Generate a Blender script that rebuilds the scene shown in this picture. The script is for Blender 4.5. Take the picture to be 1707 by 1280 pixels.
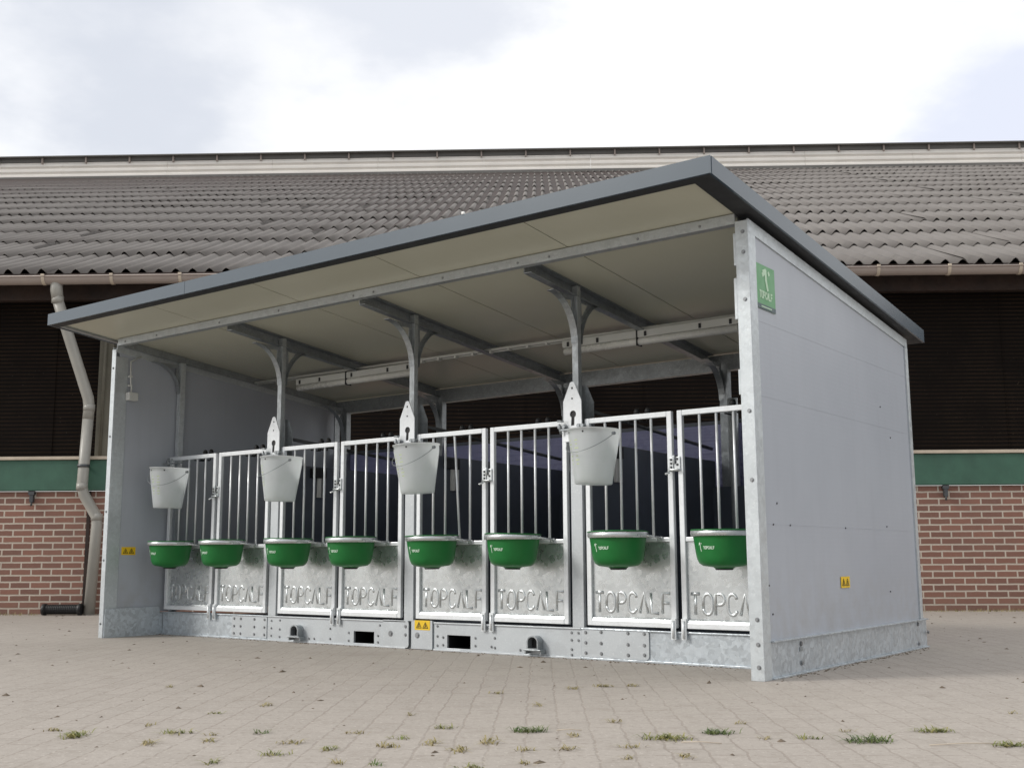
import bpy, math, random
from math import sin, cos, pi, radians, sqrt
from mathutils import Matrix, Vector
from mathutils.geometry import tessellate_polygon
random.seed(7)
for o in list(bpy.data.objects): bpy.data.objects.remove(o)
S = bpy.context.scene
COL = S.collection

# ---------------------------------------------------------------- camera
cd = bpy.data.cameras.new('camera'); cam = bpy.data.objects.new('camera', cd); COL.objects.link(cam)
cam.matrix_world = Matrix([[0.799458, 0.096297, 0.592953, 2.189263], [0.6007, -0.119861, -0.790438, -4.789057],
                           [-0.005045, 0.988109, -0.15367, 0.55], [0, 0, 0, 1]])
cd.sensor_fit = 'HORIZONTAL'; cd.sensor_width = 36; cd.lens = 1865.42/1707*36; cd.clip_start = .05; cd.clip_end = 1000
S.camera = cam

# ---------------------------------------------------------------- world, sun, exposure
SUN_EL, SUN_AZ = radians(33), radians(222)
w = bpy.data.worlds.new('World'); S.world = w; w.use_nodes = True
nt = w.node_tree; nt.nodes.clear()
def N(t, **k):
    n = nt.nodes.new(t)
    for a, b in k.items(): setattr(n, a, b)
    return n
wo = N('ShaderNodeOutputWorld'); bg = N('ShaderNodeBackground'); bg.inputs[1].default_value = 0.1
sky = N('ShaderNodeTexSky', sky_type='NISHITA', sun_disc=False, sun_elevation=SUN_EL, sun_rotation=SUN_AZ)
tc = N('ShaderNodeTexCoord')
mp = N('ShaderNodeMapping'); mp.inputs['Scale'].default_value = (3.2, 3.2, 6.5)
nt.links.new(tc.outputs['Generated'], mp.inputs[0])
nz = N('ShaderNodeTexNoise'); nz.inputs['Scale'].default_value = 1.0; nz.inputs['Detail'].default_value = 6; nz.inputs['Roughness'].default_value = .55
nt.links.new(mp.outputs[0], nz.inputs['Vector'])
def patch(d, rad, width):
    dist = N('ShaderNodeVectorMath', operation='DISTANCE'); nt.links.new(tc.outputs['Generated'], dist.inputs[0]); dist.inputs[1].default_value = d
    # wobble the edge with the cloud noise
    ad = N('ShaderNodeMath', operation='MULTIPLY_ADD'); nt.links.new(nz.outputs[0], ad.inputs[0]); ad.inputs[1].default_value = .55; nt.links.new(dist.outputs['Value'], ad.inputs[2])
    mr = N('ShaderNodeMapRange', interpolation_type='SMOOTHSTEP'); nt.links.new(ad.outputs[0], mr.inputs[0])
    mr.inputs[1].default_value = rad+.275; mr.inputs[2].default_value = rad+.275+width; mr.inputs[3].default_value = 1; mr.inputs[4].default_value = 0
    return mr.outputs[0]
def mx(a, b, f):
    m = N('ShaderNodeMix', data_type='RGBA')
    for s, v in ((m.inputs[0], f), (m.inputs[6], a), (m.inputs[7], b)):
        if hasattr(v, 'links'): nt.links.new(v, s)
        else: s.default_value = v
    return m.outputs[2]
base = N('ShaderNodeMapRange'); nt.links.new(nz.outputs[0], base.inputs[0]); base.inputs[1].default_value = .35; base.inputs[2].default_value = .7; base.inputs[3].default_value = 0; base.inputs[4].default_value = 1
c = mx((13.5, 13.4, 13.2, 1), (10.6, 10.7, 11.0, 1), base.outputs[0])
c = mx(c, (8.0, 8.35, 9.1, 1), patch((-.76, .51, .46), .07, .16))
c = mx(c, (8.8, 9.1, 9.8, 1), patch((-.62, .62, .50), .07, .12))
c = mx(c, (8.9, 9.3, 10.6, 1), patch((-.17, .93, .35), .06, .10))
def dim_patch(d, r0, r1, col, f):
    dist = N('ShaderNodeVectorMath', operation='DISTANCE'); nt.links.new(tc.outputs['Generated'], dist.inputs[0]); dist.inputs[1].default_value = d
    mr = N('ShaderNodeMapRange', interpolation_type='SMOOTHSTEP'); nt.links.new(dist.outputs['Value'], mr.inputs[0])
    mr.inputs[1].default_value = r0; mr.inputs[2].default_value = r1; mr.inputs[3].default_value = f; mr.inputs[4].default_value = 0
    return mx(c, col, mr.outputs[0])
c = dim_patch((.50, -.86, .0), .35, .95, (3.2, 3.5, 4.0, 1), .9)       # unseen dark patch added low behind the camera to dim the shelter interior
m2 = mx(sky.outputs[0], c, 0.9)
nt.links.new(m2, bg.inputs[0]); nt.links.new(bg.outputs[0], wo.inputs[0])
sl = bpy.data.lights.new('sun', 'SUN'); sun = bpy.data.objects.new('sun', sl); COL.objects.link(sun)
sl.energy = 1.9; sl.angle = radians(13); sl.color = (1, .965, .91)
sd = Vector((sin(SUN_AZ)*cos(SUN_EL), cos(SUN_AZ)*cos(SUN_EL), sin(SUN_EL)))
sun.rotation_euler = sd.to_track_quat('Z', 'Y').to_euler(); sun.location = sd*20
S.view_settings.view_transform = 'Standard'; S.view_settings.look = 'None'; S.view_settings.gamma = 1; S.view_settings.exposure = 0.0
S.render.engine = 'CYCLES'

# ---------------------------------------------------------------- materials
class Mat:
    def __init__(s, name, col, rough=.5, metal=0, spec=.5):
        s.m = bpy.data.materials.new(name); s.m.use_nodes = True; s.t = s.m.node_tree; s.b = s.t.nodes['Principled BSDF']
        s.b.inputs['Base Color'].default_value = (*col, 1); s.b.inputs['Roughness'].default_value = rough
        s.b.inputs['Metallic'].default_value = metal; s.b.inputs['Specular IOR Level'].default_value = spec
        s.tc = s.t.nodes.new('ShaderNodeTexCoord'); s.col = col
    def n(s, t, **k):
        x = s.t.nodes.new(t)
        for a, b in k.items(): setattr(x, a, b)
        return x
    def L(s, a, b): s.t.links.new(a, b)
    def vec(s, scale=(1, 1, 1), rot=(0, 0, 0)):
        m = s.n('ShaderNodeMapping'); m.inputs['Scale'].default_value = scale; m.inputs['Rotation'].default_value = rot
        s.L(s.tc.outputs['Object'], m.inputs[0]); return m.outputs[0]
    def noise(s, scale, detail=4, rough=.6, v=None):
        x = s.n('ShaderNodeTexNoise'); x.inputs['Scale'].default_value = scale; x.inputs['Detail'].default_value = detail; x.inputs['Roughness'].default_value = rough
        s.L(v or s.tc.outputs['Object'], x.inputs['Vector']); return x.outputs[0]
    def rng(s, v, a, b, c, d):
        x = s.n('ShaderNodeMapRange'); s.L(v, x.inputs[0])
        for i, q in enumerate((a, b, c, d)): x.inputs[i+1].default_value = q
        return x.outputs[0]
    def mix(s, a, b, f, mode='MIX'):
        x = s.n('ShaderNodeMix', data_type='RGBA', blend_type=mode)
        for k, v in ((x.inputs[0], f), (x.inputs[6], a), (x.inputs[7], b)):
            if hasattr(v, 'links'): s.L(v, k)
            elif isinstance(v, tuple): k.default_value = (*v, 1)
            else: k.default_value = v
        return x.outputs[2]
    def math(s, op, a, b=0):
        x = s.n('ShaderNodeMath', operation=op)
        for i, v in enumerate((a, b)):
            if hasattr(v, 'links'): s.L(v, x.inputs[i])
            else: x.inputs[i].default_value = v
        return x.outputs[0]
    def setc(s, v): s.L(v, s.b.inputs['Base Color'])
    def setr(s, v): s.L(v, s.b.inputs['Roughness'])
    def bump(s, h, strength=.3, dist=.01):
        x = s.n('ShaderNodeBump'); x.inputs['Strength'].default_value = strength; x.inputs['Distance'].default_value = dist
        s.L(h, x.inputs['Height']); s.L(x.outputs[0], s.b.inputs['Normal'])
M = {}
def vary(k, col, rough=.5, metal=0, spec=.5, amt=.12, scale=6, bump=0):
    m = Mat(k, col, rough, metal, spec); n = m.noise(scale, 5)
    m.setc(m.mix(tuple(c*(1-amt) for c in col), tuple(min(1, c*(1+amt)) for c in col), m.rng(n, .3, .7, 0, 1)))
    m.setr(m.rng(m.noise(scale*3), .3, .7, max(.02, rough-.08), min(1, rough+.1)))
    if bump: m.bump(m.noise(scale*12), bump, .002)
    M[k] = m.m; return m
def galv(k, col, sp=28, amt=.13, rough=.42, metal=.75, dirt=.25):
    m = Mat(k, col, rough, metal)
    v = m.n('ShaderNodeTexVoronoi'); v.inputs['Scale'].default_value = sp; v.inputs['Randomness'].default_value = 1
    wv = m.n('ShaderNodeVectorMath', operation='MULTIPLY_ADD')
    nn = m.n('ShaderNodeTexNoise'); nn.inputs['Scale'].default_value = 14; nn.inputs['Detail'].default_value = 3; m.L(m.tc.outputs['Object'], nn.inputs['Vector'])
    m.L(nn.outputs['Color'], wv.inputs[0]); wv.inputs[1].default_value = (.07, .07, .07); m.L(m.tc.outputs['Object'], wv.inputs[2]); m.L(wv.outputs[0], v.inputs['Vector'])
    sx = m.n('ShaderNodeSeparateColor'); m.L(v.outputs['Color'], sx.inputs[0])
    a = m.mix(tuple(c*(1-amt) for c in col), tuple(min(1, c*(1+amt)) for c in col), sx.outputs[0])
    bl = m.rng(m.noise(2.3, 5), .42, .72, 0, dirt)
    a = m.mix(a, tuple(c*.68 for c in col), bl)
    fine = m.rng(m.noise(90, 2), .55, .8, 0, .35); a = m.mix(a, (.85, .87, .88), fine)
    m.setc(a); m.setr(m.rng(sx.outputs[1], 0, 1, rough-.08, rough+.13)); m.bump(m.math('ADD', m.math('MULTIPLY', m.noise(60, 3), .05), m.math('MULTIPLY', m.noise(3.5, 1), 2.0)), .14, .003)
    M[k] = m.m
galv('galv_gate', (.84, .87, .89), 40, .03, .38, .35, .10)
galv('galv_plate', (.64, .67, .68), 38, .08, .30, .75, .45)
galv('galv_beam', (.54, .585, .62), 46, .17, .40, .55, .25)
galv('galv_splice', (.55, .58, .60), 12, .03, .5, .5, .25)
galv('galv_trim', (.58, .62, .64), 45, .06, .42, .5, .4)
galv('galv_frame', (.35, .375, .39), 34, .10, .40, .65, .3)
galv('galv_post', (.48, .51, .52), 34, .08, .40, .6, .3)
vary('bolt', (.30, .31, .32), .4, .7, amt=.2)
vary('dark_steel', (.10, .105, .11), .45, .6, amt=.2)
# sandwich wall sheets: fine horizontal ribs
m = Mat('wall_sheet', (.40, .425, .475), .38, 0, .4)
zz = m.n('ShaderNodeSeparateXYZ'); m.L(m.tc.outputs['Object'], zz.inputs[0])
rib = m.math('SINE', m.math('MULTIPLY', zz.outputs[2], 2*pi/.024)); 
n = m.noise(1.6, 5)
wa = m.mix((.415, .445, .495), (.445, .475, .525), m.rng(n, .35, .65, 0, 1))
stv = m.vec((1, 9, .7)); wa = m.mix(wa, (.33, .35, .38), m.rng(m.noise(1.7, 5, v=stv), .5, .8, 0, .18))
wa = m.mix(wa, (.33, .32, .30), m.math('MULTIPLY', m.rng(zz.outputs[2], .17, .55, .5, 0), m.rng(m.noise(9, 6), .4, .7, 0, 1)))
m.setc(wa)
m.bump(m.math('ADD', m.math('MULTIPLY', rib, .5), m.noise(2.2, 2)), .035, .002); M['wall_sheet'] = m.m
m = Mat('ceiling_sheet', (.57, .58, .48), .36); m.setc(m.mix((.53, .53, .43), (.57, .57, .47), m.rng(m.noise(1.2, 3), .3, .7, 0, 1))); M['ceiling_sheet'] = m.m
yy = m.n('ShaderNodeSeparateXYZ'); m.L(m.tc.outputs['Object'], yy.inputs[0])
m.bump(m.math('SINE', m.math('MULTIPLY', yy.outputs[0], 2*pi/.05)), .10, .001)
m = Mat('fascia', (.085, .115, .145), .26, 0, .8); m.setc(m.mix((.056, .080, .104), (.066, .092, .118), m.rng(m.noise(2, 4), .3, .7, 0, 1))); M['fascia'] = m.m
vary('fascia_inner', (.02, .022, .025), .6, amt=.1, scale=3)
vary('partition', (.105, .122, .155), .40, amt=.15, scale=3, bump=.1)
m = vary('blue_sheet', (.36, .37, .62), .28, amt=.10, scale=2, spec=.6)
M['blue_sheet'] = m.m; zz = m.n('ShaderNodeSeparateXYZ'); m.L(m.tc.outputs['Object'], zz.inputs[0]); m.bump(m.math('SINE', m.math('MULTIPLY', zz.outputs[2], 2*pi/.045)), .5, .004)
vary('black_plastic', (.012, .012, .013), .5, amt=.2)
vary('white_lamp', (.62, .63, .60), .35, amt=.05)
vary('tube_cover', (.78, .78, .74), .25, amt=.03)
vary('white_plastic', (.80, .80, .78), .35, amt=.03)
m = vary('bowl_green', (.012, .160, .034), .36, amt=.10, scale=9, spec=.35)
vary('logo_white', (.62, .78, .64), .5, amt=.1)
vary('sticker_yellow', (.85, .56, .02), .45, amt=.05)
vary('sticker_green', (.13, .35, .16), .4, amt=.05)
vary('sticker_light', (.50, .70, .50), .4, amt=.05)
vary('sticker_dark', (.07, .11, .12), .4, amt=.05)
vary('print_black', (.05, .035, .01), .5)
# translucent bucket plastic
def bucket_mat(k, col, tint, bandx):
    m = Mat(k, col, .35); n = m.noise(7, 4)
    a = m.mix(col, tint, m.rng(n, .45, .7, 0, .7)); m.setc(a)
    tr = m.n('ShaderNodeBsdfTranslucent'); m.L(a, tr.inputs[0]); tp = m.n('ShaderNodeBsdfTransparent'); tp.inputs[0].default_value = (.92, .94, .94, 1)
    s1 = m.n('ShaderNodeMixShader'); s1.inputs[0].default_value = .62; m.L(m.b.outputs[0], s1.inputs[1]); m.L(tr.outputs[0], s1.inputs[2])
    s2 = m.n('ShaderNodeMixShader'); s2.inputs[0].default_value = .26; m.L(s1.outputs[0], s2.inputs[1]); m.L(tp.outputs[0], s2.inputs[2])
    m.L(s2.outputs[0], m.t.nodes['Material Output'].inputs[0]); M[k] = m.m
bucket_mat('bucket_plastic', (.92, .94, .95), (.82, .86, .84), 0)
vary('bucket_mark', (.52, .60, .36), .5, amt=.3, scale=30)
# brick wall
m = Mat('brick', (.3, .14, .11), .85)
v = m.vec(rot=(radians(-90), 0, 0))
sep = m.n('ShaderNodeSeparateXYZ'); m.L(m.tc.outputs['Object'], sep.inputs[0]); cb = m.n('ShaderNodeCombineXYZ')
wob = m.rng(m.noise(9, 3), 0, 1, -.004, .004)
m.L(m.math('ADD', sep.outputs[0], wob), cb.inputs[0]); m.L(m.math('ADD', sep.outputs[2], wob), cb.inputs[1])
br = m.n('ShaderNodeTexBrick'); m.L(cb.outputs[0], br.inputs['Vector'])
br.inputs['Scale'].default_value = 1; br.inputs['Brick Width'].default_value = .212; br.inputs['Row Height'].default_value = .0665
br.inputs['Mortar Size'].default_value = .0092; br.inputs['Mortar Smooth'].default_value = .25; br.inputs['Bias'].default_value = 0
br.inputs['Color1'].default_value = (.285, .138, .100, 1); br.inputs['Color2'].default_value = (.205, .105, .080, 1); br.inputs['Mortar'].default_value = (.55, .48, .40, 1)
c1 = m.mix(br.outputs[0], m.mix(br.outputs[0], (.30, .22, .18), .5), m.rng(m.noise(35, 4), .5, .75, 0, .5))
c1 = m.mix(c1, (.16, .12, .10), m.rng(m.noise(1.3, 5), .5, .8, 0, .35))
lowd = m.rng(sep.outputs[2], 0, .22, .35, 0); c1 = m.mix(c1, (.15, .12, .09), m.math('MULTIPLY', lowd, m.rng(m.noise(6), .3, .7, .3, 1)))
m.setc(c1); m.bump(m.math('ADD', m.math('MULTIPLY', br.outputs[1], -1), m.math('MULTIPLY', m.noise(80), .25)), .6, .006); M['brick'] = m.m
vary('green_board', (.048, .125, .085), .55, amt=.18, scale=4, bump=.15)
vary('cream_ledge', (.56, .48, .38), .6, amt=.12, scale=8)
vary('dark_wood', (.030, .016, .011), .7, amt=.5, scale=5, bump=.3)
vary('olive_post', (.13, .12, .09), .7, amt=.15, scale=4)
m = Mat('wind_mesh', (.010, .008, .006), .85, 0, .12)
sep = m.n('ShaderNodeSeparateXYZ'); m.L(m.tc.outputs['Object'], sep.inputs[0])
ln = m.math('SINE', m.math('ADD', m.math('MULTIPLY', sep.outputs[2], 2*pi/.042), m.math('MULTIPLY', m.noise(3, 3), 1.2)))
lnm = m.rng(ln, .1, 1, 0, 1)
a = m.mix((.0065, .0048, .004), (.030, .019, .012), m.math('MULTIPLY', lnm, m.rng(m.noise(2.5, 6), .35, .65, .25, 1)))
sp = m.rng(m.noise(45, 1, .3), .74, .80, 0, .6); a = m.mix(a, (.05, .04, .03), sp)
m.setc(a); m.bump(ln, .2, .003); M['wind_mesh'] = m.m
vary('gutter', (.36, .30, .265), .45, amt=.07, scale=3)
vary('pipe', (.36, .35, .315), .4, amt=.08, scale=5)
m = vary('ridge_sheet', (.90, .86, .80), .45, amt=.05, scale=1.5)
vary('ridge_cap', (.16, .155, .145), .6, amt=.15, scale=1)
# corrugated fibre cement, weathered
m = Mat('roof_sheet', (.15, .135, .13), .75)
n1 = m.noise(.9, 6); n2 = m.noise(14, 5)
sep = m.n('ShaderNodeSeparateXYZ'); m.L(m.tc.outputs['Object'], sep.inputs[0])
cell = m.n('ShaderNodeTexWhiteNoise', noise_dimensions='2D'); cc = m.n('ShaderNodeCombineXYZ')
m.L(m.math('FLOOR', m.math('DIVIDE', sep.outputs[0], 1.062)), cc.inputs[0]); m.L(m.math('FLOOR', m.math('DIVIDE', sep.outputs[1], 1.349)), cc.inputs[1]); m.L(cc.outputs[0], cell.inputs['Vector'])
a = m.mix((.165, .149, .138), (.200, .183, .170), m.rng(n1, .35, .65, 0, 1))
a = m.mix(a, m.mix((.150, .137, .127), (.205, .188, .174), cell.outputs[0]), .4)
a = m.mix(a, (.235, .22, .20), m.rng(n2, .62, .78, 0, .4)); a = m.mix(a, (.09, .085, .07), m.rng(m.noise(5, 6), .58, .75, 0, .35)); a = m.mix(a, (.20, .195, .12), m.rng(m.noise(2.2, 8, .75), .62, .74, 0, .35))
m.setc(a); m.bump(n2, .15, .003); M['roof_sheet'] = m.m
# concrete pavers
m = Mat('pavers', (.3, .27, .24), .85)
sep = m.n('ShaderNodeSeparateXYZ'); m.L(m.tc.outputs['Object'], sep.inputs[0]); cb = m.n('ShaderNodeCombineXYZ')
wx = m.rng(m.noise(9, 4), 0, 1, -.022, .022); wy = m.rng(m.noise(8.3, 4), 0, 1, -.020, .020)
m.L(m.math('ADD', sep.outputs[1], wx), cb.inputs[0]); m.L(m.math('ADD', sep.outputs[0], wy), cb.inputs[1])
br = m.n('ShaderNodeTexBrick'); m.L(cb.outputs[0], br.inputs['Vector'])
br.inputs['Scale'].default_value = 1; br.inputs['Brick Width'].default_value = .21; br.inputs['Row Height'].default_value = .105
br.inputs['Mortar Size'].default_value = .0055; br.inputs['Mortar Smooth'].default_value = .6; br.inputs['Bias'].default_value = 0
br.inputs['Color1'].default_value = (.385, .346, .308, 1); br.inputs['Color2'].default_value = (.362, .325, .288, 1); br.inputs['Mortar'].default_value = (.30, .262, .228, 1)
jn = m.rng(m.noise(1.4, 4), .42, .66, 0, 1)
jc = m.mix((.285, .25, .215), (.62, .58, .51), m.rng(m.noise(1.1, 3), .36, .50, 0, 1))
a = m.mix(br.outputs[0], jc, m.math('MULTIPLY', br.outputs[1], m.math('MULTIPLY', m.rng(m.noise(38, 3), .50, .58, 0, 1), m.math('ADD', m.math('MULTIPLY', jn, .45), .02))))
a = m.mix(a, (.42, .38, .335), m.rng(m.noise(.55, 6), .45, .72, 0, .5))
a = m.mix(a, (.235, .20, .165), m.rng(m.noise(1.1, 7, .7), .55, .75, 0, .45))
a = m.mix(a, (.22, .19, .16), m.rng(m.noise(42, 5, .75), .54, .68, 0, .7)); a = m.mix(a, (.27, .235, .20), m.rng(m.noise(7, 6, .75), .50, .70, 0, .55))
a = m.mix(a, (.58, .54, .49), m.rng(m.noise(65, 3, .7), .58, .70, 0, .65))
m.setc(a); m.bump(m.math('ADD', m.math('MULTIPLY', br.outputs[1], -.35), m.math('MULTIPLY', m.noise(55, 4), .9)), .5, .004); M['pavers'] = m.m
def grassmat(k, c1, c2):
    m = Mat(k, c1, .6); oi = m.n('ShaderNodeObjectInfo'); 
    m.setc(m.mix(c1, c2, m.rng(m.noise(18, 2), .35, .65, 0, 1))); M[k] = m.m
grassmat('grass_green', (.12, .16, .035), (.30, .27, .09)); grassmat('grass_dry', (.20, .18, .06), (.38, .31, .15)); grassmat('grass_dark', (.06, .115, .03), (.15, .18, .05))
grassmat('debris', (.10, .075, .05), (.17, .13, .09))

# ---------------------------------------------------------------- mesh helpers
class MB:
    def __init__(s): s.v = []; s.f = []; s.sm = []
    def add(s, vs, fs, smooth=False):
        k = len(s.v); s.v += [tuple(v) for v in vs]; s.f += [tuple(i+k for i in f) for f in fs]; s.sm += [smooth]*len(fs); return s
    def box(s, x0, x1, y0, y1, z0, z1):
        x0, x1 = sorted((x0, x1)); y0, y1 = sorted((y0, y1)); z0, z1 = sorted((z0, z1))
        v = [(x, y, z) for z in (z0, z1) for y in (y0, y1) for x in (x0, x1)]
        return s.add(v, [(0, 2, 3, 1), (4, 5, 7, 6), (0, 1, 5, 4), (2, 6, 7, 3), (0, 4, 6, 2), (1, 3, 7, 5)])
    def prism(s, outer, a, b, axis='X', holes=()):
        # polygon in the two other axes (x: y,z / y: x,z / z: x,y)
        def P(p, t): return {'X': (t, p[0], p[1]), 'Y': (p[0], t, p[1]), 'Z': (p[0], p[1], t)}[axis]
        loops = [list(outer)]+[list(h) for h in holes]
        flat = [p for l in loops for p in l]; n = len(flat)
        tris = tessellate_polygon([[Vector((p[0], p[1], 0)) for p in l] for l in loops])
        vs = [P(p, a) for p in flat]+[P(p, b) for p in flat]; fs = []
        for t in tris: fs += [tuple(t), tuple(i+n for i in reversed(t))]
        k = 0
        for l in loops:
            for i in range(len(l)):
                j = (i+1) % len(l); fs.append((k+i, k+j, k+j+n, k+i+n))
            k += len(l)
        return s.add(vs, fs)
    def tube(s, pts, r, seg=8, smooth=True, cap=True, sq=None):
        pts = [Vector(p) for p in pts]; n = len(pts); rings = []; up = None
        for i, p in enumerate(pts):
            t = (pts[min(i+1, n-1)]-pts[max(i-1, 0)]).normalized()
            if up is None:
                up = Vector((0, 0, 1)) if abs(t.z) < .9 else Vector((1, 0, 0))
            u = (up-t*up.dot(t)).normalized(); w_ = t.cross(u); up = u
            rr = r[i] if isinstance(r, (list, tuple)) else r
            rings.append([p+u*cos(2*pi*k/seg)*rr+w_*sin(2*pi*k/seg)*rr for k in range(seg)])
        vs = [q for R in rings for q in R]; fs = []
        for i in range(n-1):
            for k in range(seg):
                a = i*seg+k; b = i*seg+(k+1) % seg; fs.append((a, b, b+seg, a+seg))
        s.add(vs, fs, smooth)
        if cap: s.f += [tuple(len(s.v)-len(vs)+k for k in reversed(range(seg))), tuple(len(s.v)-seg+k for k in range(seg))]; s.sm += [False]*2
        return s
    def lathe(s, prof, c=(0, 0, 0), seg=32, smooth=True):
        vs = []; fs = []
        for r, z in prof:
            for k in range(seg): vs.append((c[0]+r*cos(2*pi*k/seg), c[1]+r*sin(2*pi*k/seg), c[2]+z))
        for i in range(len(prof)-1):
            for k in range(seg):
                a = i*seg+k; b = i*seg+(k+1) % seg; fs.append((a, b, b+seg, a+seg))
        return s.add(vs, fs, smooth)
    def hexbolt(s, c, axis, r=.008, h=.006):
        c = Vector(c); d = {'-Y': Vector((0, -1, 0)), 'X': Vector((1, 0, 0)), '-Z': Vector((0, 0, -1))}[axis]
        s.tube([c, c+d*.0018], r*1.5, 12, False); return s.tube([c+d*.0018, c+d*h], r, 6, False)
    def build(s, name, mat, parent=None, loc=(0, 0, 0), bevel=0, label=None):
        me = bpy.data.meshes.new(name); me.from_pydata(s.v, [], s.f); me.validate(); 
        import bmesh
        if len(me.polygons) == len(s.sm): me.polygons.foreach_set('use_smooth', s.sm)
        bm = bmesh.new(); bm.from_mesh(me); bmesh.ops.recalc_face_normals(bm, faces=bm.faces); bm.to_mesh(me); bm.free()
        me.materials.append(M[mat] if isinstance(mat, str) else mat)
        o = bpy.data.objects.new(name, me); COL.objects.link(o); o.location = loc
        if parent: o.parent = parent
        if bevel:
            b = o.modifiers.new('bevel', 'BEVEL'); b.width = bevel; b.segments = 2; b.limit_method = 'ANGLE'; b.angle_limit = radians(50)
        if label: o['label'] = label
        return o
def tag(o, label=None, cat=None, group=None, kind=None):
    if label: o['label'] = label
    if cat: o['category'] = cat
    if group: o['group'] = group
    if kind: o['kind'] = kind
    return o
def empty(name, loc=(0, 0, 0), rz=0):
    o = bpy.data.objects.new(name, None); COL.objects.link(o); o.location = loc; o.rotation_euler = (0, 0, rz); o.empty_display_size = .2; return o
def copy_tree(o, parent=None):
    c = o.copy(); COL.objects.link(c); c.parent = parent
    for ch in list(o.children): copy_tree(ch, c)
    return c
def circ(cx, cz, r, n=12, a0=0): return [(cx+r*cos(a0+2*pi*i/n), cz+r*sin(a0+2*pi*i/n)) for i in range(n)]
def arc(cx, cy, rx, ry, a, b, n=8): return [(cx+rx*cos(a+(b-a)*i/n), cy+ry*sin(a+(b-a)*i/n)) for i in range(n+1)]
# capital letters as strokes in a box .62 wide, 1 high
GL = {'T': [[(0, 1), (.62, 1)], [(.31, 1), (.31, 0)]],
      'O': [arc(.31, .31, .31, .31, pi, 2*pi)+arc(.31, .69, .31, .31, 0, pi)+[(0, .31)]],
      'P': [[(0, 0), (0, 1), (.34, 1)]+arc(.34, .74, .28, .26, pi/2, -pi/2)+[(0, .48)]],
      'C': [arc(.31, .69, .31, .31, radians(15), pi)+arc(.31, .31, .31, .31, pi, 2*pi-radians(15))],
      'A': [[(0, 0), (.31, 1), (.62, 0)]],
      'L': [[(0, 1), (0, 0), (.55, 0)]],
      'F': [[(0, 0), (0, 1), (.56, 1)], [(0, .52), (.48, .52)]]}
def ribbon(mb, pts, w_, mapf):
    # flat stroke with square ends, mapf turns a 2-D point into 3-D
    for (a, b) in zip(pts[:-1], pts[1:]):
        d = Vector((b[0]-a[0], b[1]-a[1])); l = d.length
        if l < 1e-9: continue
        d /= l; nn = Vector((-d.y, d.x))*w_/2; A = Vector(a)-d*w_*.3; B = Vector(b)+d*w_*.3
        q = [Vector(mapf(*p)) for p in (A+nn, B+nn, B-nn, A-nn)]
        up = (q[1]-q[0]).cross(q[0]-q[3]).normalized()*(.00018*(len(mb.f) % 7))      # strokes that cross never share a plane
        mb.add([p+up for p in q], [(0, 1, 2, 3)])
def word(mb, txt, x0, z0, wid, h, stroke, mapf):
    p = wid/len(txt)
    for i, ch in enumerate(txt):
        for st in GL[ch]: ribbon(mb, [(x0+i*p+q[0]*p*1.15, z0+q[1]*h) for q in st], stroke, mapf)
# the emblem: a curved upright stem with a small swept head
EMB = [[(.02, .74), (.20, .84), (.40, .97)], [(.10, .90), (.42, 1.0)], [(.42, 1.0), (.44, .5), (.62, .0)], [(.80, .90), (.86, .93)]]

# ================================================================ ground
BY = 0.6193; BD = 6.4094
ub = Vector((cos(BY), sin(BY), 0)); nb = Vector((-sin(BY), cos(BY), 0)); BORG = nb*BD
g = MB(); g.add([(-300, -300, 0), (300, -300, 0), (300, 300, 0), (-300, 300, 0)], [(0, 1, 2, 3)])
gr = g.build('ground', 'pavers'); gr.rotation_euler = (0, 0, BY); tag(gr, kind='structure')

# ================================================================ barn (local: x along the wall, y into the barn, z up)
barn = empty('barn', BORG, BY)
tag(barn, 'long brick barn with dark wind mesh and grey corrugated roof behind the shelter', 'barn')
X0, X1 = -15, 15
b = MB().box(X0, X1, 0, .22, -.05, 1.262).build('brick_wall', 'brick', barn)
MB().box(X0, X1, -.035, .06, 1.268, 1.585).build('green_board', 'green_board', barn, bevel=.006)
MB().box(X0, X1, -.055, .12, 1.588, 1.622).build('ledge', 'cream_ledge', barn, bevel=.004)
m_ = MB()
k = X0; 
for i in range(24):
    xa = X0+i*1.26; m_.box(xa, xa+1.26, .16+.004*(i % 2), .18, 1.6, 3.5)
m_.build('wind_mesh', 'wind_mesh', barn)
for i in range(24): MB().box(X0+i*1.26+1.250, X0+i*1.26+1.258, .155, .1575, 1.625, 3.4).build('mesh_seam', 'wind_mesh', barn)
for u in (-5.60, -.6, 4.9, -10.6, 9.8):
    MB().box(u-.075, u+.075, .04, .15, 1.623, 3.36).build('post', 'olive_post', barn, bevel=.006)
MB().box(X0, X1, -.10, .0, 3.28, 3.52).build('eave_beam', 'dark_wood', barn, bevel=.005)
MB().box(X0, X1, -.30, -.10, 3.50, 3.516).build('soffit', 'dark_wood', barn)
for u in (-6.28, 3.14, -9.6, 6.2):
    MB().box(u-.018, u+.018, -.045, 0, 1.15, 1.262).tube([(u, -.03, 1.16), (u, -.03, 1.11)], .011, 8).box(u-.03, u+.03, -.05, -.0, 1.225, 1.262).build('hook', 'dark_steel', barn)
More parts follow.
